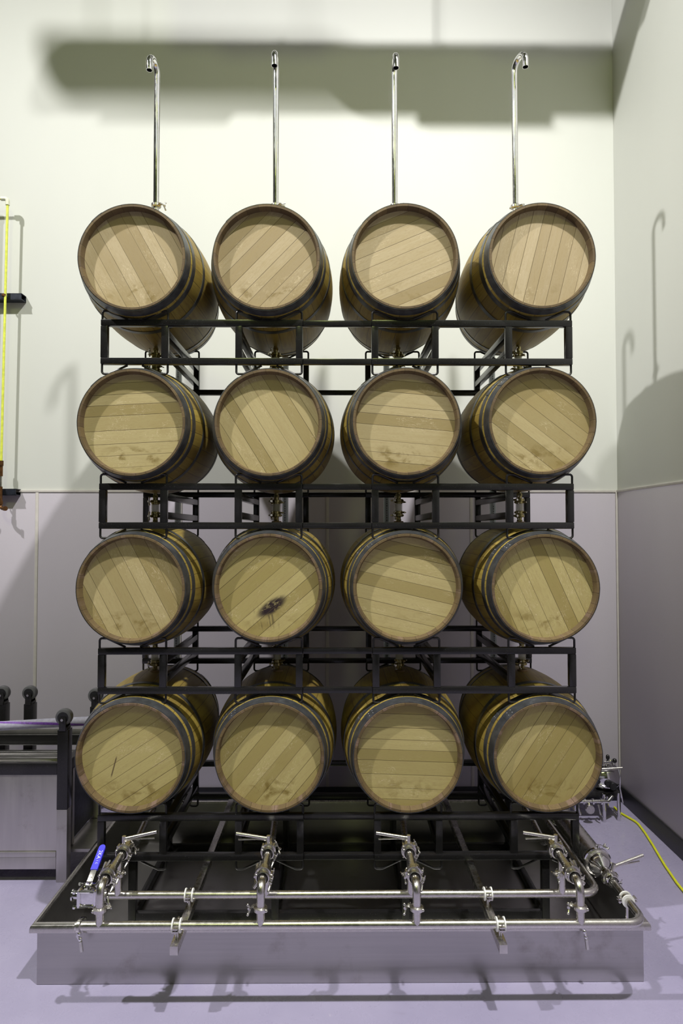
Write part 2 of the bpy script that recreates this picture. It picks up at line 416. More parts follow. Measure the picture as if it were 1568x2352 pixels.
rows=[ # x, z, plank angle, tone, stain, label
 [(-1.102,3.571,-61,.95,.8,'top-row far left oak barrel, steep head planks, one plank darker'),
  (-.378,3.574,46,.95,.7,'top-row oak barrel, second from left, head planks rising to the right'),
  (.368,3.580,23,.9,.4,'top-row oak barrel, third from left, pale head with gently rising planks'),
  (1.109,3.585,76,1.0,.3,'top-row oak barrel at far right, pale pinkish head with nearly upright planks')],
 [(-1.096,2.678,3,.45,.9,'second-row far left oak barrel, nearly level head planks, olive stains low down'),
  (-.366,2.679,-58,.5,.15,'second-row oak barrel, second from left, clean head with steep planks falling to the right'),
  (.373,2.684,-5,.65,.9,'second-row oak barrel, third from left, level planks, olive blotches'),
  (1.103,2.688,-38,.55,.75,'second-row far right oak barrel, head planks slanting down to the right')],
 [(-1.092,1.792,-62,.5,.7,'third-row oak barrel at far left, head with steep planks and a grey-green stained plank'),
  (-.363,1.797,41,.15,.35,'third-row oak barrel, second from left, head marked by a black smear near the bottom'),
  (.374,1.797,-13,.35,.2,'third-row oak barrel, third from left, clean head, planks falling slightly right'),
  (1.112,1.794,-66,.2,.8,'third-row oak barrel at far right, head with steep planks split by dark seams')],
 [(-1.086,.905,33,.1,.7,'bottom-row far left oak barrel, head with a thin dark scratch'),
  (-.353,.906,50,.15,1.0,'bottom-row oak barrel, second from left, head blotched with dark mould at upper right'),
  (.378,.903,-2,.2,.5,'bottom-row oak barrel, third from left, head planks exactly level'),
  (1.118,.905,56,.15,.9,'bottom-row far right oak barrel, head with a gaping dark seam')]]
kids=kidmap(); BC={}
first=True; idx=0
for r,row in enumerate(rows):
    for c,(x,z,ang,tone,st,lab) in enumerate(row):
        o=proto if first else copy_tree(proto,kids)
        first=False
        o.location=(x,3.5,z); BC[(r,c)]=(x,z)
        o['label']=lab; o['category']='barrel'; o['group']='oak wine barrels in the stack'
        ch=[k for k in C.objects if k.parent==o]
        for k in ch:
            k['seed']=float(idx)*1.37+.3
            if k.name.startswith('barrel_head'):
                k['plank_angle']=rad(ang); k['tone']=tone; k['stain']=st
                k['smear']=1.0 if (r,c)==(2,1) else 0.0; k['scratch']=1.0 if (r,c)==(3,0) else 0.0
            if k.name.startswith('stave_shell'): k['wine']=[.1,.3,.6,1.0][r]
        idx+=1

# ------------------------------------------------------------------ racks
YR0,YR1,YQ0,YQ1=3.56,3.596,4.37,4.406
TS=.036
PX=[-1.27,-.94,-.537,-.207,.207,.537,.94,1.27]
CX=[-1.105,-.372,.372,1.105]
ROWN=['top','second','third','bottom']
def make_rack():
    root=empty('barrel_rack')
    B=.006
    for (a,b) in ((-1.2885,-.1885),(.1885,1.2885)):
        for (y0,y1) in ((YR0,YR1),(YQ0,YQ1)):
            for z0 in (-TS,-.247):
                MB().box(a,b,y0,y1,z0,z0+TS,b=B).build('rail',M['black'],root)
    for (y0,y1) in ((YR0+.006,YR1),(YQ0,YQ1-.006)):
        for z0 in (-TS,-.247):
            MB().box(-.1885,.1885,y0,y1,z0+.002,z0+TS-.002,b=B).build('connecting_bar',M['black'],root)
    for (y0,y1) in ((YR0,YR1),(YQ0,YQ1)):
        for x in PX:
            MB().box(x-.0185,x+.0185,y0+.001,y1-.001,-.211,-TS,b=.003).build('post',M['black'],root)
    for x in (PX[1],PX[2],PX[5],PX[6]):
        for z0 in (-.089,-.193):
            MB().box(x-.0175,x+.0175,YR1,YQ0,z0,z0+.038,b=B).build('side_bar',M['black'],root)
    for y in ((YR0+YR1)/2,(YQ0+YQ1)/2):
        for cx in CX:
            for sgn,zr in ((1,0.0),(-1,-.247)):
                for s in (-1,1):
                    z1=zr+sgn*.050
                    pts=[(cx+s*.179,y,zr-sgn*.004),(cx+s*.179,y,z1),(cx+s*.140,y,z1),(cx+s*.040,y,zr+sgn*.003)]
                    MB().pipe(pts,.0062,.014,8).build('cradle_rod',M['rod'],root)
    return root
rack0=make_rack(); kids=kidmap(); 
rz=[3.2535,2.357,1.469,.585]; rdx=[.002,.002,.005,.012]
rl=['black steel barrel rack carrying the top row of barrels','black steel barrel rack between the second and third rows of barrels',
    'black steel barrel rack between the third and bottom rows of barrels','lowest black steel barrel rack, standing on legs in the drip pan']
for i in range(4):
    o=rack0 if i==0 else copy_tree(rack0,kids)
    o.location=(rdx[i],0,rz[i]); tag(o,rl[i],'barrel rack','black steel barrel racks')
# stand below the lowest rack
st=empty('rack_stand',(0,0,.012),'black steel leg frame under the lowest barrel rack inside the drip pan','rack stand')
zt=.585-.247-.012
for x in (-1.095,-.33,.37,1.125):
    for y in (3.60,4.36):
        MB().box(x-.02,x+.02,y-.02,y+.02,0,zt,b=.003).build('leg',M['black'],st)
for y in (3.60,4.36):
    MB().box(-1.075,1.105,y-.017,y+.017,.002,.042,b=.003).build('base_bar',M['black'],st)
for x in (-1.095,1.125,-.33,.37):
    MB().box(x-.017,x+.017,3.62,4.34,.002,.042,b=.003).build('depth_bar',M['black'],st)

# ------------------------------------------------------------------ drip pan
pan=empty('drip_pan',(0,0,0),'large shallow stainless steel drip pan on the floor under the barrel stack','drip pan')
X0,X1,Y0,Y1,RZ=-1.387,1.430,3.112,4.47,.286
t=.004
MB().box(X0,X1,Y0,Y0+t,0.002,.272).build('front_panel',M['pan'],pan)
MB().box(X0,X1,Y1-t,Y1,0.002,.272).build('rear_panel',M['pan'],pan)
MB().box(X0,X0+t,Y0+t,Y1-t,0.002,.272).build('side_panel',M['pan'],pan)
MB().box(X1-t,X1,Y0+t,Y1-t,0.002,.272).build('side_panel',M['pan'],pan)
MB().box(X0+t,X1-t,Y0+t,Y1-t,.003,.010).build('pan_bottom',M['pan'],pan)
rim=MB(); w=.028
def frame_ring(mb,prof):  # rectangular ring, profile (offset outwards, z), mitred corners
    n=len(prof); base=len(mb.v)
    for (sx,sy,xx,yy) in ((-1,-1,X0,Y0),(1,-1,X1,Y0),(1,1,X1,Y1),(-1,1,X0,Y1)):
        for (d,z) in prof: mb.v.append((xx+sx*d,yy+sy*d,z))
    for i in range(4):
        j=(i+1)%4
        for k in range(n):
            k2=(k+1)%n; mb.f.append([base+i*n+k,base+j*n+k,base+j*n+k2,base+i*n+k2]); mb.m.append(0)
frame_ring(rim,[(-.006,.284),(.004,.288),(.015,.285),(.023,.277),(.026,.265),(.026,.250),(.020,.248),(.001,.250),(.001,.270),(-.006,.272)])
rim.build('rim',M['satin'],pan,ang=35)

# ------------------------------------------------------------------ sanitary fittings
def ferrule(mb,c,ax,r,n=20):
    c=Vector(c);ax=Vector(ax).normalized()
    mb.lathe([(-.016,r),(-.010,r),(-.006,r*1.45),(.006,r*1.45),(.010,r),(.016,r)],n,c,ax)
def clamp_mb(c,ax,r,nut):   # tri-clamp ring + bolt + wing nut, nut direction
    c=Vector(c);ax=Vector(ax).normalized();nut=Vector(nut).normalized()
    mb=MB(); R=r*1.62
    mb.lathe([(-.009,R*.86),(-.007,R),(.007,R),(.009,R*.86),(.003,R*.78),(-.003,R*.78),(-.009,R*.86)],24,c,ax,caps=(False,False))
    side=ax.cross(nut).normalized()
    e=c+nut*(R+.004)
    for s in (-1,1):
        a=e+side*s*.006
        mb.cyl(a-nut*.006,a+nut*.012,.0055,8)
    mb.cyl(e+side*-.022+nut*.008,e+side*.03+nut*.008,.003,8)
    mb.ball(c-nut*R,.0075,8)
    nb=MB(); h=e+side*.024+nut*.008
    nb.cyl(h-side*.004,h+side*.008,.0065,10)
    for s in (-1,1):
        nb.tube([h+ax*s*.004,h+ax*s*.013+side*.006,h+ax*s*.020+side*.012],.0045,8)
        nb.ball(h+ax*s*.021+side*.013,.0062,8)
    return mb,nb
def clamp(c,ax,r,nut,parent,m='satin',grp=False):
    a,b=clamp_mb(c,ax,r,nut)
    o=a.build('tri_clamp',M[m],parent); b.build('wing_nut',M['nut'],o); return o
def butterfly(c,ax,up,lev,parent,lever=.15,r=.019):
    """butterfly valve: body, flange screws, stem, two-bar squeeze handle"""
    c=Vector(c);ax=Vector(ax).normalized();up=Vector(up).normalized();lev=Vector(lev).normalized()
    mb=MB()
    mb.lathe([(-.030,r),(-.024,r),(-.020,r*1.45),(-.014,r*1.45),(-.013,r*1.25),(-.011,r*1.95),(-.001,r*1.95),(-.001,r*1.85),(.001,r*1.85),(.001,r*1.95),(.011,r*1.95),(.013,r*1.25),(.014,r*1.45),(.020,r*1.45),(.024,r),(.030,r)],24,c,ax)
    s=ax.cross(up).normalized()
    for a in (45,135,225,315):
        d=up*math.cos(rad(a))+s*math.sin(rad(a))
        p=c+d*r*2.0; mb.cyl(p-ax*.014,p+ax*.014,.0045,8)
    mb.cyl(c+up*r*1.7,c+up*(r*1.9+.022),.0085,12)
    body=mb.build('butterfly_valve',M['satin'],parent)
    h=MB(); t0=c+up*(r*1.9+.022)
    h.cyl(t0-up*.012,t0+up*.014,.0095,12)
    h.cyl(t0,t0+lev*lever+up*.012,.0085,10)
    h.tube([t0-up*.006,t0+lev*lever*.35-up*.006,t0+lev*lever*.93-up*.016],.0045,8)
    h.tube([t0+lev*.005-up*.008,t0+lev*.05+up*.002],.0066,8)
    h.build('squeeze_handle',M['satin'],body)
    return body

# header pipes
PR=.0185
PY1,PY2,PZ=2.918,3.158,.382
COLX=[-1.030,-.331,.350,1.066]
h1=empty('header_pipe',(0,0,PZ),'front stainless steel header pipe running in front of the drip pan rim','pipe')
MB().pipe([(-1.115,PY1,0),(1.352,PY1,0),(1.352,3.26,0)],PR,.075,20).build('pipe',M['satin'],h1)
mbx=MB(); ferrule(mbx,(-1.118,PY1,0),(1,0,0),PR*.98); mbx.build('end_ferrule',M['satin'],h1)
for x in COLX:
    b=MB().cyl((x,PY1,.0),(x,PY1,.066),PR*.98,20); ferrule(b,(x,PY1,.070),(0,0,1),PR*.97); b.build('riser_stub',M['satin'],h1)
h2=empty('header_pipe',(0,0,PZ),'second stainless steel header pipe running inside the drip pan behind the front one','pipe')
MB().pipe([(-1.085,PY2,0),(1.245,PY2,0),(1.245,4.3,0)],PR,.075,20).build('pipe',M['satin'],h2)
for x in COLX:
    b=MB().cyl((x,PY2,.0),(x,PY2,.094),PR*.98,20); ferrule(b,(x,PY2,.098),(0,0,1),PR*.97); b.build('riser_stub',M['satin'],h2)
# valve lines, one per barrel column
ZV=.548
vl=['far left valve line, upper handle pointing right',
    'second valve line from the left',
    'third valve line from the left',
    'far right valve line beside the pan corner']
for i,x in enumerate(COLX):
    r=empty('valve_line',(x,0,0),'stainless steel '+vl[i],'pipe valve','sanitary valve lines feeding the barrel columns')
    MB().pipe([(0,PY1,PZ+.074),(0,PY1,ZV),(0,2.985,ZV)],PR,.064,20).build('elbow',M['satin'],r)
    clamp((0,PY1,PZ+.070),(0,0,1),PR,(.75 if i==0 else -.75,.5,0),r)
    lv=(0,1,.30)
    butterfly((0,3.018,ZV),(0,1,0),[(-.75,0,-.66),(-.6,0,-.8),(.45,0,-.89),(.75,0,-.66)][i],lv,r,.13)
    clamp((0,2.990,ZV),(0,1,0),PR,(.85,0,-.3),r); clamp((0,3.048,ZV),(0,1,0),PR,(.9,0,-.2),r)
    tee=MB().cyl((0,3.05,ZV),(0,3.205,ZV),PR,20); tee.cyl((0,PY2,ZV),(0,PY2,PZ+.100),PR*.98,20,caps=(False,True))
    tee.build('tee',M['satin'],r)
    clamp((0,PY2,PZ+.098),(0,0,1),PR,(-.9,-.3,0),r)
    butterfly((0,3.238,ZV),(0,1,0),(0,0,1),(1,.05,.12) if i==0 else (-1,.05,.06),r,.158)
    clamp((0,3.210,ZV),(0,1,0),PR,(.85,0,-.45),r); clamp((0,3.268,ZV),(0,1,0),PR,(.85,0,.4),r)
    bx=BC[(3,i)][0]-x
    MB().pipe([(0,3.27,ZV),(0,3.34,ZV),(bx*.4,3.50,.462),(bx,3.80,.445),(bx,3.975,.445),(bx,3.975,.552)],PR*.95,.045,16).build('feed_tube',M['satin'],r)

# blue-handled ball valve on the left end of the second header
bv=empty('ball_valve',(-1.165,PY2,PZ),'stainless steel ball valve with blue handle at the left end of the rear header pipe','valve')
mb=MB()
mb.box(-.032,.032,-.032,.032,-.032,.032,b=.008)
for s in (-1,1):
    mb.box(s*.038-.008,s*.038+.008,-.040,.040,-.040,.040,b=.006)
    mb.lathe([(0,.021),(.022,.020),(.026,.028),(.033,.028)],20,(s*.046,0,0),(s,0,0))
for y in (-.034,.034):
    for z in (-.034,.034):
        mb.cyl((-.058,y,z),(.058,y,z),.0058,8)
        for s in (-1,1): mb.cyl((s*.052,y,z),(s*.062,y,z),.0105,6)
mb.build('valve_body',M['chrome'],bv)
mb=MB().cyl((0,0,.028),(0,0,.062),.010,12); mb.cyl((0,0,.055),(0,0,.066),.016,6); mb.box(-.02,.02,-.02,.02,.03,.038,b=.003)
mb.build('stem',M['chrome'],bv)
hd=empty('lever',(0,0,0)); hd.parent=bv
# the lever plate: goes up and back
dirv=Vector((.04,.62,.40)).normalized(); p0=Vector((0,-.005,.060)); sx=Vector((1,0,0)); nn=sx.cross(dirv).normalized()
Mx=Matrix((( *sx,0),(0,0,0,0),(0,0,0,0),(0,0,0,1)))
Mx=Matrix.Translation(p0)@Matrix(((sx.x,dirv.x,nn.x,0),(sx.y,dirv.y,nn.y,0),(sx.z,dirv.z,nn.z,0),(0,0,0,1)))
hm=MB().box(-.014,.014,-.012,.068,-.003,.003,b=.002,M=Mx); hm.cyl(Mx@Vector((0,.03,.0)),Mx@Vector((0,.03,.006)),.006,8)
bpy.data.objects.remove(hd)
hd=hm.build('lever',M['satin'],bv)
g=MB()
pr=[]
for k in range(9):
    a=PI*k/8; pr.append((.0155*math.cos(a),.172+.0155*math.sin(a)))
outl=[(-.0165,.062),(.0165,.062)]+pr
base=[Mx@Vector((x,y,-.006)) for x,y in outl]; top=[Mx@Vector((x,y,.006)) for x,y in outl]; nO=len(outl)
g.add(base+top,[list(range(nO))[::-1],list(range(nO,2*nO))]+[[i,(i+1)%nO,nO+(i+1)%nO,nO+i] for i in range(nO)])
grip=g.build('vinyl_grip',M['blue'],bv)
bpy.context.view_layer.update()
def text_mesh(s,size,Mt,parent,m,name='lettering'):
    cu=bpy.data.curves.new('t','FONT'); cu.body=s; cu.size=size; cu.extrude=.0004; cu.align_x='CENTER'; cu.align_y='CENTER'
    to=bpy.data.objects.new('t',cu); link(to); bpy.context.view_layer.update()
    dg=bpy.context.evaluated_depsgraph_get(); me=bpy.data.meshes.new_from_object(to.evaluated_get(dg))
    bpy.data.objects.remove(to); me.transform(Mt); me.materials.clear(); me.materials.append(m)
    o=bpy.data.objects.new(name,me); link(o); o.parent=parent; return o
R90=Matrix.Rotation(-PI/2,4,'Z')
text_mesh('2KA',.024,Mx@Matrix.Translation((.001,.135,.0066))@R90,grip,M['ink'])
text_mesh('1 C',.014,Mx@Matrix.Translation((.001,.097,.0066))@R90,grip,M['ink'])
clamp((-1.165+.079+1.165,0,0),(1,0,0),PR,(0,.4,-.9),bv)

# support arms over the pan rim and pipe hangers
al=['left steel support arm jutting out over the pan rim below the header pipes','right steel support arm jutting out over the pan rim below the header pipes']
for i,x in enumerate((-.695,.715)):
    r=empty('support_arm',(x,0,.287),al[i],'support arm','support arms lying across the drip pan')
    MB().box(-.018,.018,2.865,4.46,0,.040,b=.004).build('square_tube',M['satin'],r)
    MB().box(-.0175,.0175,2.8635,2.866,.001,.039,b=.001).build('end_cap',M['satin'],r)
hl={(0,0):'white-lined pipe hanger on the front header pipe at the left support arm',(0,1):'white-lined pipe hanger on the rear header pipe at the left support arm',
    (1,0):'white-lined pipe hanger on the front header pipe at the right support arm',(1,1):'white-lined pipe hanger on the rear header pipe at the right support arm'}
def hanger(loc,ax,lab,drop):
    r=empty('pipe_hanger',loc,lab,'pipe hanger','pipe hangers with white liners')
    ax=Vector(ax); 
    sd=Vector((0,0,1)).cross(ax)
    for s in (-1,1):
        MB().lathe([(-.003,PR),(-.003,PR+.011),(.003,PR+.011),(.003,PR),(-.003,PR)],24,ax*s*.0165,ax,caps=(False,False)).build('white_liner',M['white'],r)
    b=MB().lathe([(-.012,PR),(-.012,PR+.006),(.012,PR+.006),(.012,PR),(-.012,PR)],24,(0,0,0),ax,caps=(False,False))
    for s in (-1,1):
        c=sd*s*(PR+.014)
        for dz in (-.006,.006):
            q=[c+sd*a+ax*bb+Vector((0,0,dz+cc)) for cc in (-.003,.003) for bb in (-.012,.012) for a in (-.011,.011)]
            b.add(q,[(0,2,3,1),(4,5,7,6),(0,1,5,4),(2,6,7,3),(0,4,6,2),(1,3,7,5)])
        b.cyl(c-Vector((0,0,.018)),c+Vector((0,0,.018)),.004,8)
    b.build('band',M['satin'],r)
    MB().cyl((0,0,-PR-.004),(0,0,-drop),.0075,12).build('stem',M['satin'],r)
for i,x in enumerate((-.695,.715)):
    for j,y in enumerate((PY1,PY2)):
        hanger((x,y,PZ),(1,0,0),hl[(i,j)],PZ-.3265)
hanger((1.352,3.105,PZ),(0,1,0),'white-lined pipe hanger on the right-hand run of the front header pipe above the pan corner',PZ-.288)

# spare clamps hanging on the rim
def open_clamp(loc,lab,flip):
    r=empty('hinged_clamp',loc,lab,'clamp','loose hinged clamps hooked over the drip pan rim')
    mb=MB(); pts=[(0,.034*math.cos(a),.034*math.sin(a)) for a in [PI*.05+PI*.95*k/10 for k in range(11)]]
    for a,b in zip(pts[:-1],pts[1:]):
        a=Vector(a);b=Vector(b)
        mb.add([a+Vector((-.010,0,0)),a+Vector((.010,0,0)),b+Vector((.010,0,0)),b+Vector((-.010,0,0)),a*1.13+Vector((-.010,0,0)),a*1.13+Vector((.010,0,0)),b*1.13+Vector((.010,0,0)),b*1.13+Vector((-.010,0,0))],
               [(0,1,2,3),(7,6,5,4),(0,4,5,1),(2,6,7,3),(1,5,6,2),(0,3,7,4)])
    mb.build('band',M['chrome'],r)
    m2=MB(); e=Vector(pts[-1]) if not flip else Vector(pts[-1])
    m2.tube([e,e+Vector((.006*flip,-.004,-.02)),e+Vector((.010,-.004,-.045))],.006,8); m2.ball(e+Vector((.003,-.002,-.012)),.010,8); m2.ball(e+Vector((.008,-.004,-.035)),.009,8)
    j=m2.build('hinge_joint',M['chrome'],r)
    MB().tube([e+Vector((.010,-.004,-.045)),e+Vector((.013,-.004,-.065)),e+Vector((.016,-.004,-.09))],.008,8).build('wing_nut',M['nut'],r)
    return r
open_clamp((1.132,3.094,.276),'hinged clamp hanging on the front pan rim near the right corner',1)
o=open_clamp((-1.175,3.094,.276),'hinged clamp hooked over the front pan rim near the left corner',-1); 

# filter housing line on the right
fh=empty('filter_housing',(1.352,0,PZ),'long stainless steel filter housing lying along the right side of the drip pan','filter housing')
MB().lathe([(3.40,.030),(3.405,.048),(3.44,.060),(3.445,.068),(3.457,.068),(3.462,.060),(3.47,.058),(4.02,.058),(4.03,.068),(4.045,.068),(4.05,.060),(4.10,.03)],32,(0,0,0),(0,1,0)).build('housing_tube',M['satin'],fh)
m=MB().lathe([(3.337,PR),(3.345,PR*1.4),(3.352,PR*1.4),(3.356,.020),(3.372,.026),(3.40,.052),(3.43,.056)],28,(0,0,0),(0,1,0)); m.build('reducer',M['chrome'],fh)
a_,b_=clamp_mb((0,3.452,0),(0,1,0),.045,(.15,0,1)); o=a_.build('tri_clamp',M['chrome'],fh); b_.build('wing_nut',M['nut'],o)
a_,b_=clamp_mb((0,4.037,0),(0,1,0),.045,(.7,0,.7)); o=a_.build('tri_clamp',M['chrome'],fh); b_.build('wing_nut',M['nut'],o)
sv=empty('butterfly_valve',(1.352,0,PZ),'stainless steel butterfly valve with handle pointing right beside the filter housing','valve')
butterfly((0,3.295,0),(0,1,0),(.3,0,.95),(1,.25,.14),sv,.17)
for y in (3.263,3.327): clamp((0,y,0),(0,1,0),PR,(.9,0,-.3),sv,'chrome')
for k in list(C.objects):
    if k.parent==sv and k.name.startswith('butterfly_valve'): k.name='valve_body'
# saddle under the filter housing
sp=empty('housing_saddle',(1.352,3.75,.287),'steel saddle bracket on the right pan rim under the filter housing','bracket')
MB().box(-.05,.085,-.015,.015,0,.006,b=.001).build('foot',M['satin'],sp)
MB().box(-.006,.006,-.012,.012,.006,.036,b=.001).build('post',M['satin'],sp)

# ------------------------------------------------------------------ overflow pipes on the top barrels
tl=['far left steel overflow pipe, hook turned slightly left, clamp at its foot','second stainless steel overflow pipe from the left, hook pointing at the viewer',
    'third stainless steel overflow pipe from the left, hook pointing at the viewer','far right stainless steel overflow pipe with hook turned outwards and clamp at its foot']
tw=[-.15,0,0,.35]; zt4=[4.955,4.985,4.975,4.99]
for i in range(4):
    x,z=BC[(0,i)]; x=[-1.104,-.374,.355,1.096][i]
    zb=z+.352
    r=empty('overflow_pipe',(x,3.975,zb),tl[i],'pipe','hooked overflow pipes on the top barrels')
    fz=4.088-zb; h=zt4[i]-zb; q=tw[i]; d=Vector((math.sin(q),-math.cos(q),0)); R=.056
    pts=[Vector((0,0,fz+.01)),Vector((0,0,h-R-.02))]
    for k in range(11):
        a=PI*k/10; pts.append(Vector((0,0,h-R))+d*(R-R*math.cos(a))+Vector((0,0,R*math.sin(a))))
    pts.append(pts[-1]-Vector((0,0,.045)))
    mb=MB().tube(pts,.0185,20,caps=(True,False))
    inn=MB().tube(pts[-9:],.0165,16,caps=(True,False)); 
    e=pts[-1]; mb.lathe([(0,.0165),(0,.0185)],20,e,(0,0,-1),caps=(False,False))
    mb.build('pipe',M['chrome'],r)
    inn.build('pipe_bore',M['rubber'],r)
    f=MB().cyl((0,0,-.004),(0,0,fz),.0175,16); f.cyl((0,0,-.003),(0,0,.02),.026,6); ferrule(f,(0,0,fz),(0,0,1),.0185); f.build('foot_ferrule',M['satin'],r)
    clamp((0,0,fz),(0,0,1),.0185,(.8,-.5,0),r)

# ------------------------------------------------------------------ couplings between barrels
def coupling(top,bot,x,lab,short):
    r=empty('sight_glass_coupling',(x,3.975,0),lab,'pipe coupling','sight glass couplings between the barrels')
    Hh=top-bot; zc=(top+bot)/2
    m=MB().cyl((0,0,top+.004),(0,0,top-.016),.011,12)
    m.cyl((0,0,top-.010),(0,0,top-.026),.017,6)
    m.lathe([(0,.015),(.018,.015),(.022,.019),(.030,.019)],20,(0,0,top-.026),(0,0,-1))
    m.cyl((0,0,zc+.021),(0,0,top-.056),.0225,20)
    m.build('upper_fitting',M['fitting'],r)
    MB().lathe([(-.022,.0235),(.022,.0235),(.022,.019),(-.022,.019),(-.022,.0235)],24,(0,0,zc),(0,0,1),caps=(False,False)).build('sight_glass',M['clear'],r)
    m=MB().cyl((0,0,zc-.021),(0,0,bot+.046),.0225,20)
    m.lathe([(0,.019),(.010,.019),(.014,.0145),(.052,.012)],20,(0,0,bot+.046),(0,0,-1)); m.cyl((0,0,bot+.018),(0,0,bot+.008),.017,6)
    m.build('lower_fitting',M['fitting'],r)
    clamp((0,0,top-.050),(0,0,1),.018,(-.9,-.4,0),r,'fitting'); clamp((0,0,bot+.042),(0,0,1),.018,(-.9,-.4,0),r,'fitting')
    for z in (zc+.031,zc-.031):
        a_,b_=clamp_mb((0,0,z),(0,0,1),.0152,(.9,-.4,0)); a_.build('hose_band',M['fitting'],r)
names=['first','second','third','fourth']
for rr in range(3):
    for c in range(4):
        xt,zt_=BC[(rr,c)]; xb,zb_=BC[(rr+1,c)]
        coupling(zt_-.352,zb_+.354,(xt+xb)/2,'sight glass coupling between the %s and %s barrels of the %s column from the left'%(ROWN[rr],ROWN[rr+1],names[c]),False)

# clear hoses hanging behind each column
for i,(x,z1) in enumerate(((-1.085,3.35),(-.352,3.3),(.342,3.3),(1.07,3.35))):
    r=empty('clear_hose',(x,4.50,.30),'upright clear hose behind the %s column of barrels'%names[i],'hose','clear hoses standing behind the barrel columns')
    MB().lathe([(0,.022),(z1-.3,.022),(z1-.3,.0175),(0,.0175),(0,.022)],24,(0,0,0),(0,0,1),caps=(False,False)).build('hose_wall',M['tube'],r)
    m=MB(); rnd=random.Random(i)
    z=.35
    while z<z1-.45:
        hh=rnd.choice([.006,.009,.012]); m.box(-.003,.002,-.0234,-.0222,z,z+hh); z+=hh+.006
        if rnd.random()<.06: z+=.12
    m.build('printed_marks',M['blackink'],r)
    m=MB()
    for zz in (0.0,z1-.3): m.lathe([(-.012,.026),(.012,.026)],20,(0,0,zz),(0,0,1))
    m.build('end_collars',M['satin'],r)
    m=MB().box(-.004,.004,-.10,-.020,z1-.44,z1-.43); m.build('retaining_tie',M['white'],r)

# ------------------------------------------------------------------ left cart with casters turned up
ct=empty('bin_cart',(0,0,0),'stainless steel bin in a black frame with casters turned up, beside the drip pan','cart')
def post(x,y,z0,z1,name='post',parent=ct,m='black',w=.0325):
    return MB().box(x-w,x+w,y-w,y+w,z0,z1,b=.004).build(name,M[m],parent)
def caster(x,y,z,parent):
    f=MB().box(x-.022,x+.018,y-.036,y-.030,z-.005,z+.075,b=.001); f.box(x-.022,x+.018,y+.030,y+.036,z-.005,z+.075,b=.001)
    f.box(x-.024,x+.024,y-.030,y+.030,z-.004,z+.016,b=.002); f.cyl((x-.002,y-.042,z+.062),(x-.002,y+.042,z+.062),.006,8)
    fo=f.build('caster_fork',M['rod'],parent)
    MB().lathe([(-.024,.018),(-.024,.036),(-.019,.047),(-.008,.050),(.008,.050),(.019,.047),(.024,.036),(.024,.018)],28,(x-.004,y,z+.072),(0,1,0)).build('caster_wheel',M['wheel'],fo)
    MB().lathe([(-.0255,.002),(-.0255,.033),(.0255,.033),(.0255,.002)],24,(x-.004,y,z+.072),(0,1,0)).build('wheel_hub',M['rubber'],fo)
    MB().cyl((x-.002,y-.045,z+.062),(x-.002,y-.041,z+.062),.0085,6).build('axle_nut',M['nut'],fo)
FX,FY,RY=-1.645,4.03,4.55
for (x,y) in ((FX,FY),(FX,RY),(-2.95,FY),(-2.95,RY)):
    post(x,y,.43,.902); post(x,y,.0,.43,'lower_post',ct,'cartsteel',.0315); caster(x,y,.902,ct)
MB().box(-2.92,FX-.0325,FY-.032,FY+.0,.635,.705,b=.004).build('front_bar',M['black'],ct)
MB().box(-2.92,FX-.0325,RY-.0,RY+.032,.635,.705,b=.004).build('rear_bar',M['black'],ct)
MB().box(FX-.025,FX+.025,FY+.033,RY-.033,.635,.705,b=.004).build('side_bar',M['black'],ct)
MB().box(-2.92,FX-.0325,FY-.026,FY-.020,.185,.636,b=.001).build('front_panel',M['cartsteel'],ct)
MB().box(-2.92,FX-.0325,FY-.032,RY-.04,.150,.182,b=.004).build('ledge',M['cartsteel'],ct)
MB().box(-2.92,FX-.0325,FY-.030,FY-.022,.078,.150,b=.002).build('skirt',M['cartsteel'],ct)
MB().box(FX-.004,FX+.004,FY+.05,RY-.05,.185,.636,b=.001).build('side_panel',M['strut'],ct)
MB().box(FX-.006,FX+.012,FY+.10,FY+.13,.16,.64,b=.002).build('side_stile',M['cartsteel'],ct)
MB().box(FX-.02,FX+.14,FY+.06,RY-.04,.135,.155,b=.002).build('side_ledge',M['cartsteel'],ct)
lidm=MB().box(-2.92,FX-.04,FY+.0,RY-.005,.595,.608,b=.002)
for yy in (FY+.10,FY+.30,FY+.42): lidm.box(-2.92,FX-.04,yy,yy+.035,.606,.624,b=.006)
lidm.build('lid_plate',M['pan'],ct)
# light strip behind the hose
MB().box(-2.92,FX+.09,RY+.036,RY+.044,.70,.735,b=.001).build('top_edge_strip',M['cartsteel'],ct)
# second cart frame behind
c2=empty('caster_frame',(0,0,0),'black upright posts with grey casters on top standing behind the bin cart','frame')
for x in (-2.145,-2.335):
    post(x,4.66,0,.893,'post',c2); caster(x,4.66,.893,c2)
MB().box(-2.36,-2.12,4.635,4.685,.2,.25,b=.004).build('cross_bar',M['black'],c2)

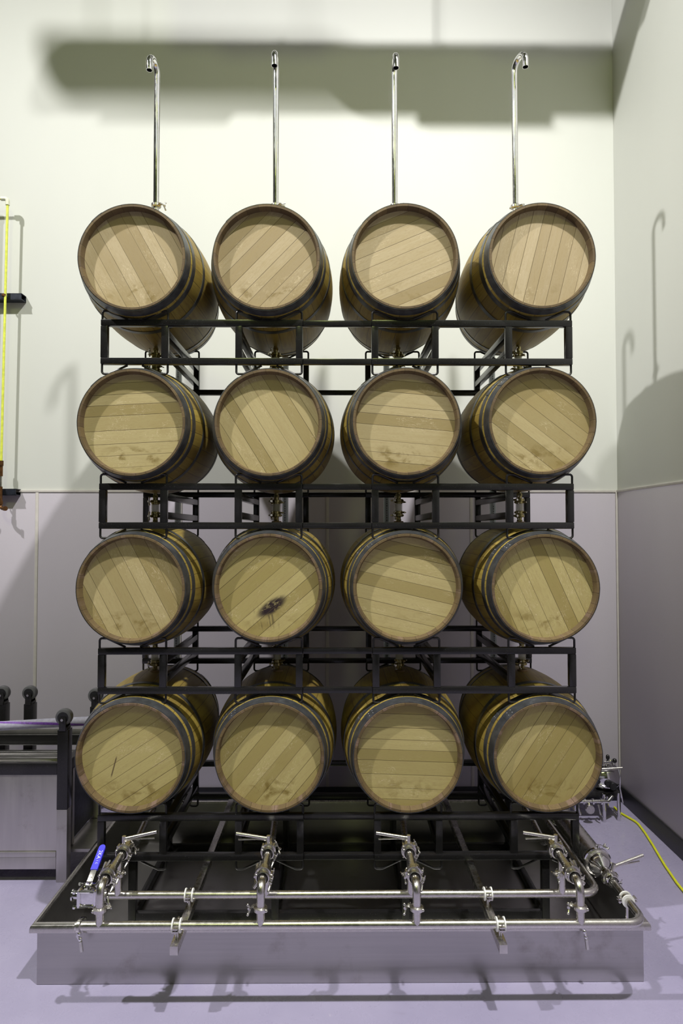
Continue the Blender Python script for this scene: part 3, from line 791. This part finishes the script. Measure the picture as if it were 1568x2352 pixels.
# hose lying on the cart
hs=empty('thick_hose',(0,4.16,.880),'thick grey hose with purple stripe lying across the bin cart','hose')
pts=[(-3.2,.10,-.002),(-2.6,.04,.0),(-2.1,.0,.0),(-1.8,.06,.002),(-1.5,.12,.0),(-1.34,.22,-.03),(-1.30,.45,-.20),(-1.36,.55,-.6),(-1.4,.55,-.88)]
hp=fillet(pts,.25,6)
MB().tube(hp,.0285,20).build('hose_body',M['hose'],hs)
sp_=MB(); run=[p for p in hp if p.x<-1.3]
def centre(x):
    for p,q in zip(run[:-1],run[1:]):
        if p.x<=x<=q.x and q.x>p.x: return p.lerp(q,(x-p.x)/(q.x-p.x))
    return run[0]
for i in range(26):
    s0=-2.45+i*.034
    def pt(s,dq):
        a=1.45-(s+2.2)*3.4+dq; c=centre(s)
        return (s,c.y-.0293*math.cos(a),c.z+.0293*math.sin(a))
    for h0,h1 in ((-.26,0),(0,.26)):
        sp_.add([pt(s0,h0),pt(s0+.034,h0),pt(s0+.034,h1),pt(s0,h1)],[(0,1,2,3)])
sp_.build('purple_stripe',M['purple'],hs)

# ------------------------------------------------------------------ gas line on the back wall, left
gp=empty('gas_pipe',(-2.588,5.08,2.27),'thin yellow pipe on the back wall with copper elbow at its lower end','pipe')
MB().tube([(.02,0,2.42),(.0,0,.36)],.0095,12).build('riser',M['gas'],gp)
MB().tube([(.02,0,2.42),(-.6,0,2.42)],.0095,12).build('branch',M['gas'],gp)
m=MB().pipe([(-.03,0,2.42),(.02,0,2.42),(.02,0,2.37)],.016,.02,14); m.build('elbow_fitting',M['pvc'],gp)
m=MB().cyl((0,0,.25),(0,0,.37),.013,12); m.cyl((0,0,.33),(0,0,.37),.017,12); m.build('copper_coupling',M['copper'],gp)
MB().cyl((0,0,.17),(0,0,.25),.008,12).build('union_tube',M['satin'],gp)
m=MB().pipe([(0,0,.17),(0,0,.0),(.05,-.03,.0)],.0125,.03,12); m.cyl((0,0,.03),(0,0,.06),.017,12); m.cyl((.04,-.024,0),(.056,-.034,0),.018,12); m.build('copper_elbow',M['copper'],gp)
for z,ln,lab in ((3.93,.14,'upper dark wall bracket holding the yellow pipe'),(2.40,.12,'lower dark wall bracket holding the yellow pipe at the wainscot line')):
    r=empty('wall_bracket',(-2.60,5.16,z),lab,'bracket','strut brackets behind the yellow pipe')
    m=MB().box(-.30,ln-.005,-.055,-.050,-.022,.022); m.box(-.30,ln,-.055,.018,-.025,-.020); m.box(-.30,ln,-.055,.018,.020,.025); m.box(-.30,ln,.012,.018,-.025,.025)
    m.build('channel',M['strut'],r)
    MB().lathe([(-.008,.012),(-.008,.018),(.008,.018),(.008,.012)],14,(.015 if z>3 else 0,-.08,0),(0,0,1),caps=(False,False)).build('pipe_strap',M['copper'],r)

# ------------------------------------------------------------------ small pump unit in the right corner
pu=empty('pump_unit',(1.93,4.84,0),'low polished steel pump unit on four legs in the right corner','pump')
m=MB()
for (x,y) in ((-.20,-.05),(.0,-.05),(.115,-.03),(.115,.18),(-.2,.18)):
    MB().cyl((x,y,0),(x,y,.2),.013,12).build('leg',M['chrome'],pu)
MB().box(-.22,.13,-.03,.18,.17,.205,b=.008).build('base_plate',M['rod'],pu)
m=MB().lathe([(-.07,.03),(-.065,.085),(-.02,.105),(.02,.108),(.06,.10),(.085,.085),(.09,.02)],28,(.04,.06,.29),(1,0,0)); m.build('pump_casing',M['chrome'],pu)
m=MB().lathe([(-.05,.03),(-.045,.07),(.03,.078),(.05,.07)],24,(-.12,.06,.28),(1,0,0)); m.build('motor_casing',M['chrome'],pu)
m=MB().cyl((.03,-.07,.275),(.03,-.03,.275),.024,18); m.cyl((.055,-.085,.262),(.055,-.04,.262),.024,18); m.build('inlet_ports',M['rubber'],pu)
MB().cyl((-.045,-.06,.29),(-.045,-.02,.29),.017,16).build('gauge_port',M['rubber'],pu)
MB().cyl((-.11,-.03,.365),(.135,-.05,.385),.009,12).build('handle_bar',M['satin'],pu)
m=MB()
rnd=random.Random(4)
for k in range(7):
    x=-.08+.03*k; m.lathe([(0,.010),(.012,.014),(.022,.010),(.03,.013),(.04,.008)],12,(x,.0+.02*rnd.random(),.385),(rnd.uniform(-.4,.4),rnd.uniform(-.4,0),1))
m.cyl((-.09,.0,.405),(.06,.0,.41),.017,14); m.build('top_fittings',M['chrome'],pu)
m=MB().cyl((.055,.02,.40),(.05,.0,.435),.006,8); m.ball((.048,-.005,.447),.016,10,sc=(.9,.9,1.3)); m.ball((.10,.0,.42),.017,10); m.build('knobs',M['rod'],pu)
m=MB().pipe([(-.26,-.07,.155),(.02,-.07,.155),(.06,-.05,.185)],.013,.03,14); 
for x in (-.22,-.15,-.09,-.03): m.lathe([(-.006,.013),(-.006,.022),(.006,.022),(.006,.013)],16,(x,-.07,.155),(1,0,0))
m.build('manifold_pipe',M['chrome'],pu)
m=MB().lathe([(-.012,.026),(.0,.034),(.012,.030)],20,(-.12,-.095,.11),(0,-1,0)); m.cyl((-.12,-.07,.15),(-.12,-.09,.12),.012,10); m.build('round_cap',M['satin'],pu)
for x in (-.20,-.055):
    MB().tube([(x,-.085,.14),(x+.004,-.095,.11),(x+.012,-.095,.07)],.0075,8).build('clamp_handle',M['nut'],pu)
MB().tube([(.135,.02,.36),(.14,.0,.30),(.137,.0,.22),(.15,-.02,.12)],.007,8).build('side_tube',M['chrome'],pu)

# yellow cable on the floor
cb=[(2.10,5.02,.008),(2.10,4.93,.008),(2.155,4.76,.008),(2.135,4.60,.008),(2.105,4.43,.008),(2.075,4.28,.008),(2.05,4.15,.008),(2.02,3.95,.008),(2.0,3.7,.008),(1.96,3.3,.008),(1.98,2.8,.008),(2.02,2.2,.008),(2.0,1.5,.008)]
o=MB().tube(fillet(cb,.2,5),.0078,12).build('power_cable',M['yellow'])
tag(o,'bright yellow cable running along the floor beside the right wall','cable')

# ------------------------------------------------------------------ overhead duct and lamps (above the frame)
DY,DZ,DR=4.05,6.60,.18
du=empty('ventilation_duct',(0,DY,DZ),'round grey ventilation duct hung above the barrel stack','duct')
MB().lathe([(-1.28,.06),(-1.28,DR),(-1.24,DR+.006),(-1.21,DR),(.0,DR),(.02,DR+.008),(.04,DR),(2.2,DR)],36,(0,0,0),(1,0,0)).build('duct_pipe',M['duct'],du)
MB().box(-.95,-.2,-.1,.1,-DR-.03,-DR+.05,b=.01).build('grille',M['duct'],du)
MB().box(.9,1.7,-.1,.1,-DR-.04,-DR+.05,b=.01).build('grille',M['duct'],du)
for x in (-.75,1.0): MB().cyl((x,0,DR-.01),(x,0,H-DZ-.001),.006,8).build('hanger_rod',M['rod'],du)

shadow_duct=empty('ventilation_duct',(-3.25,2.965,7.53),'added narrow duct, out of view, shading the left of the wall shadow band','duct')  # added unseen blocker: its shadow darkens the left end of the main duct's band
MB().lathe([(-.56,.05),(-.56,.115),(-.53,.121),(-.50,.115),(.60,.115),(.60,.05)],30,(0,0,0),(1,0,0)).build('duct_pipe',M['duct'],shadow_duct)
for x in (-.4,.45): MB().cyl((x,0,.11),(x,0,H-7.53+.005),.006,8).build('hanger_rod',M['rod'],shadow_duct)
m_,nt_,b_p=mat('lamp_diffuser'); b_p.inputs['Emission Color'].default_value=(1,1,.95,1); b_p.inputs['Emission Strength'].default_value=3
M['lamp']=m_
def lamp(name,x,y,z,power,col,lab,size=.30,blend=.5,ang=170,aim=None):
    r=empty('high_bay_light',(x,y,z),lab,'light','high bay lamps under the ceiling')
    MB().lathe([(.30,.05),(.28,.09),(.12,.12),(.0,.24),(.0,.235),(.11,.10),(.11,.001)],28,(0,0,0),(0,0,1),caps=(True,False)).build('shade',M['duct'],r)
    MB().cyl((0,0,.30),(0,0,H-z+.005),.008,8).build('suspension_rod',M['rod'],r)
    MB().lathe([(0,.09),(.02,.09)],24,(0,0,.085),(0,0,1)).build('diffuser',M['lamp'],r)
    l=bpy.data.lights.new(name,'SPOT'); l.energy=power; l.color=col; l.shadow_soft_size=size/2; l.spot_size=rad(ang); l.spot_blend=blend
    o=bpy.data.objects.new(name,l); link(o); o.location=(x,y,z-.04)
    if aim: o.rotation_euler=(Vector(aim)-o.location).to_track_quat('-Z','Y').to_euler()
    return o
lamp('lamp_a',1.6,.67,9.2,2350,(1,.985,.95),'high bay lamp in front of the barrel stack, nearer the right wall',.24,.95,93,(.1,3.5,2.0))
lamp('lamp_b',-5.4,.71,9.3,2600,(1,.985,.96),'high bay lamp in front of and left of the barrel stack',.22,.95,88,(1.0,3.9,2.2))
lamp('green_fill',-1.0,-3.5,9.3,390,(.88,1,.36),'added greenish fill lamp hanging behind the viewer',1.2,.3,170)  # added fill, tints the upper wall and the barrel heads green
# added lilac fill light behind the viewer on the left, from no real opening
l=bpy.data.lights.new('lilac_fill','AREA'); l.shape='RECTANGLE'; l.size=4; l.size_y=3; l.energy=8; l.color=(.86,.84,1)
o=bpy.data.objects.new('lilac_fill',l); link(o); o.location=(-2.5,-6.9,2.0); o.rotation_euler=(PI/2,0,0)

# ------------------------------------------------------------------ world, camera, view
W=bpy.data.worlds.new('world'); S.world=W; W.use_nodes=True
W.node_tree.nodes['Background'].inputs[0].default_value=(.85,.85,.9,1); W.node_tree.nodes['Background'].inputs[1].default_value=.015
cam=bpy.data.cameras.new('camera'); cam.sensor_fit='HORIZONTAL'; cam.sensor_width=24; cam.lens=24*1510/1568
co=bpy.data.objects.new('camera',cam); link(co); co.location=(0,0,2.1)
co.rotation_euler=(rad(91.63),0,rad(-.417)); cam.clip_start=.05; cam.clip_end=60
S.camera=co
S.view_settings.view_transform='Standard'; S.view_settings.look='None'; S.view_settings.gamma=1; S.view_settings.exposure=0
S.view_settings.use_curve_mapping=False
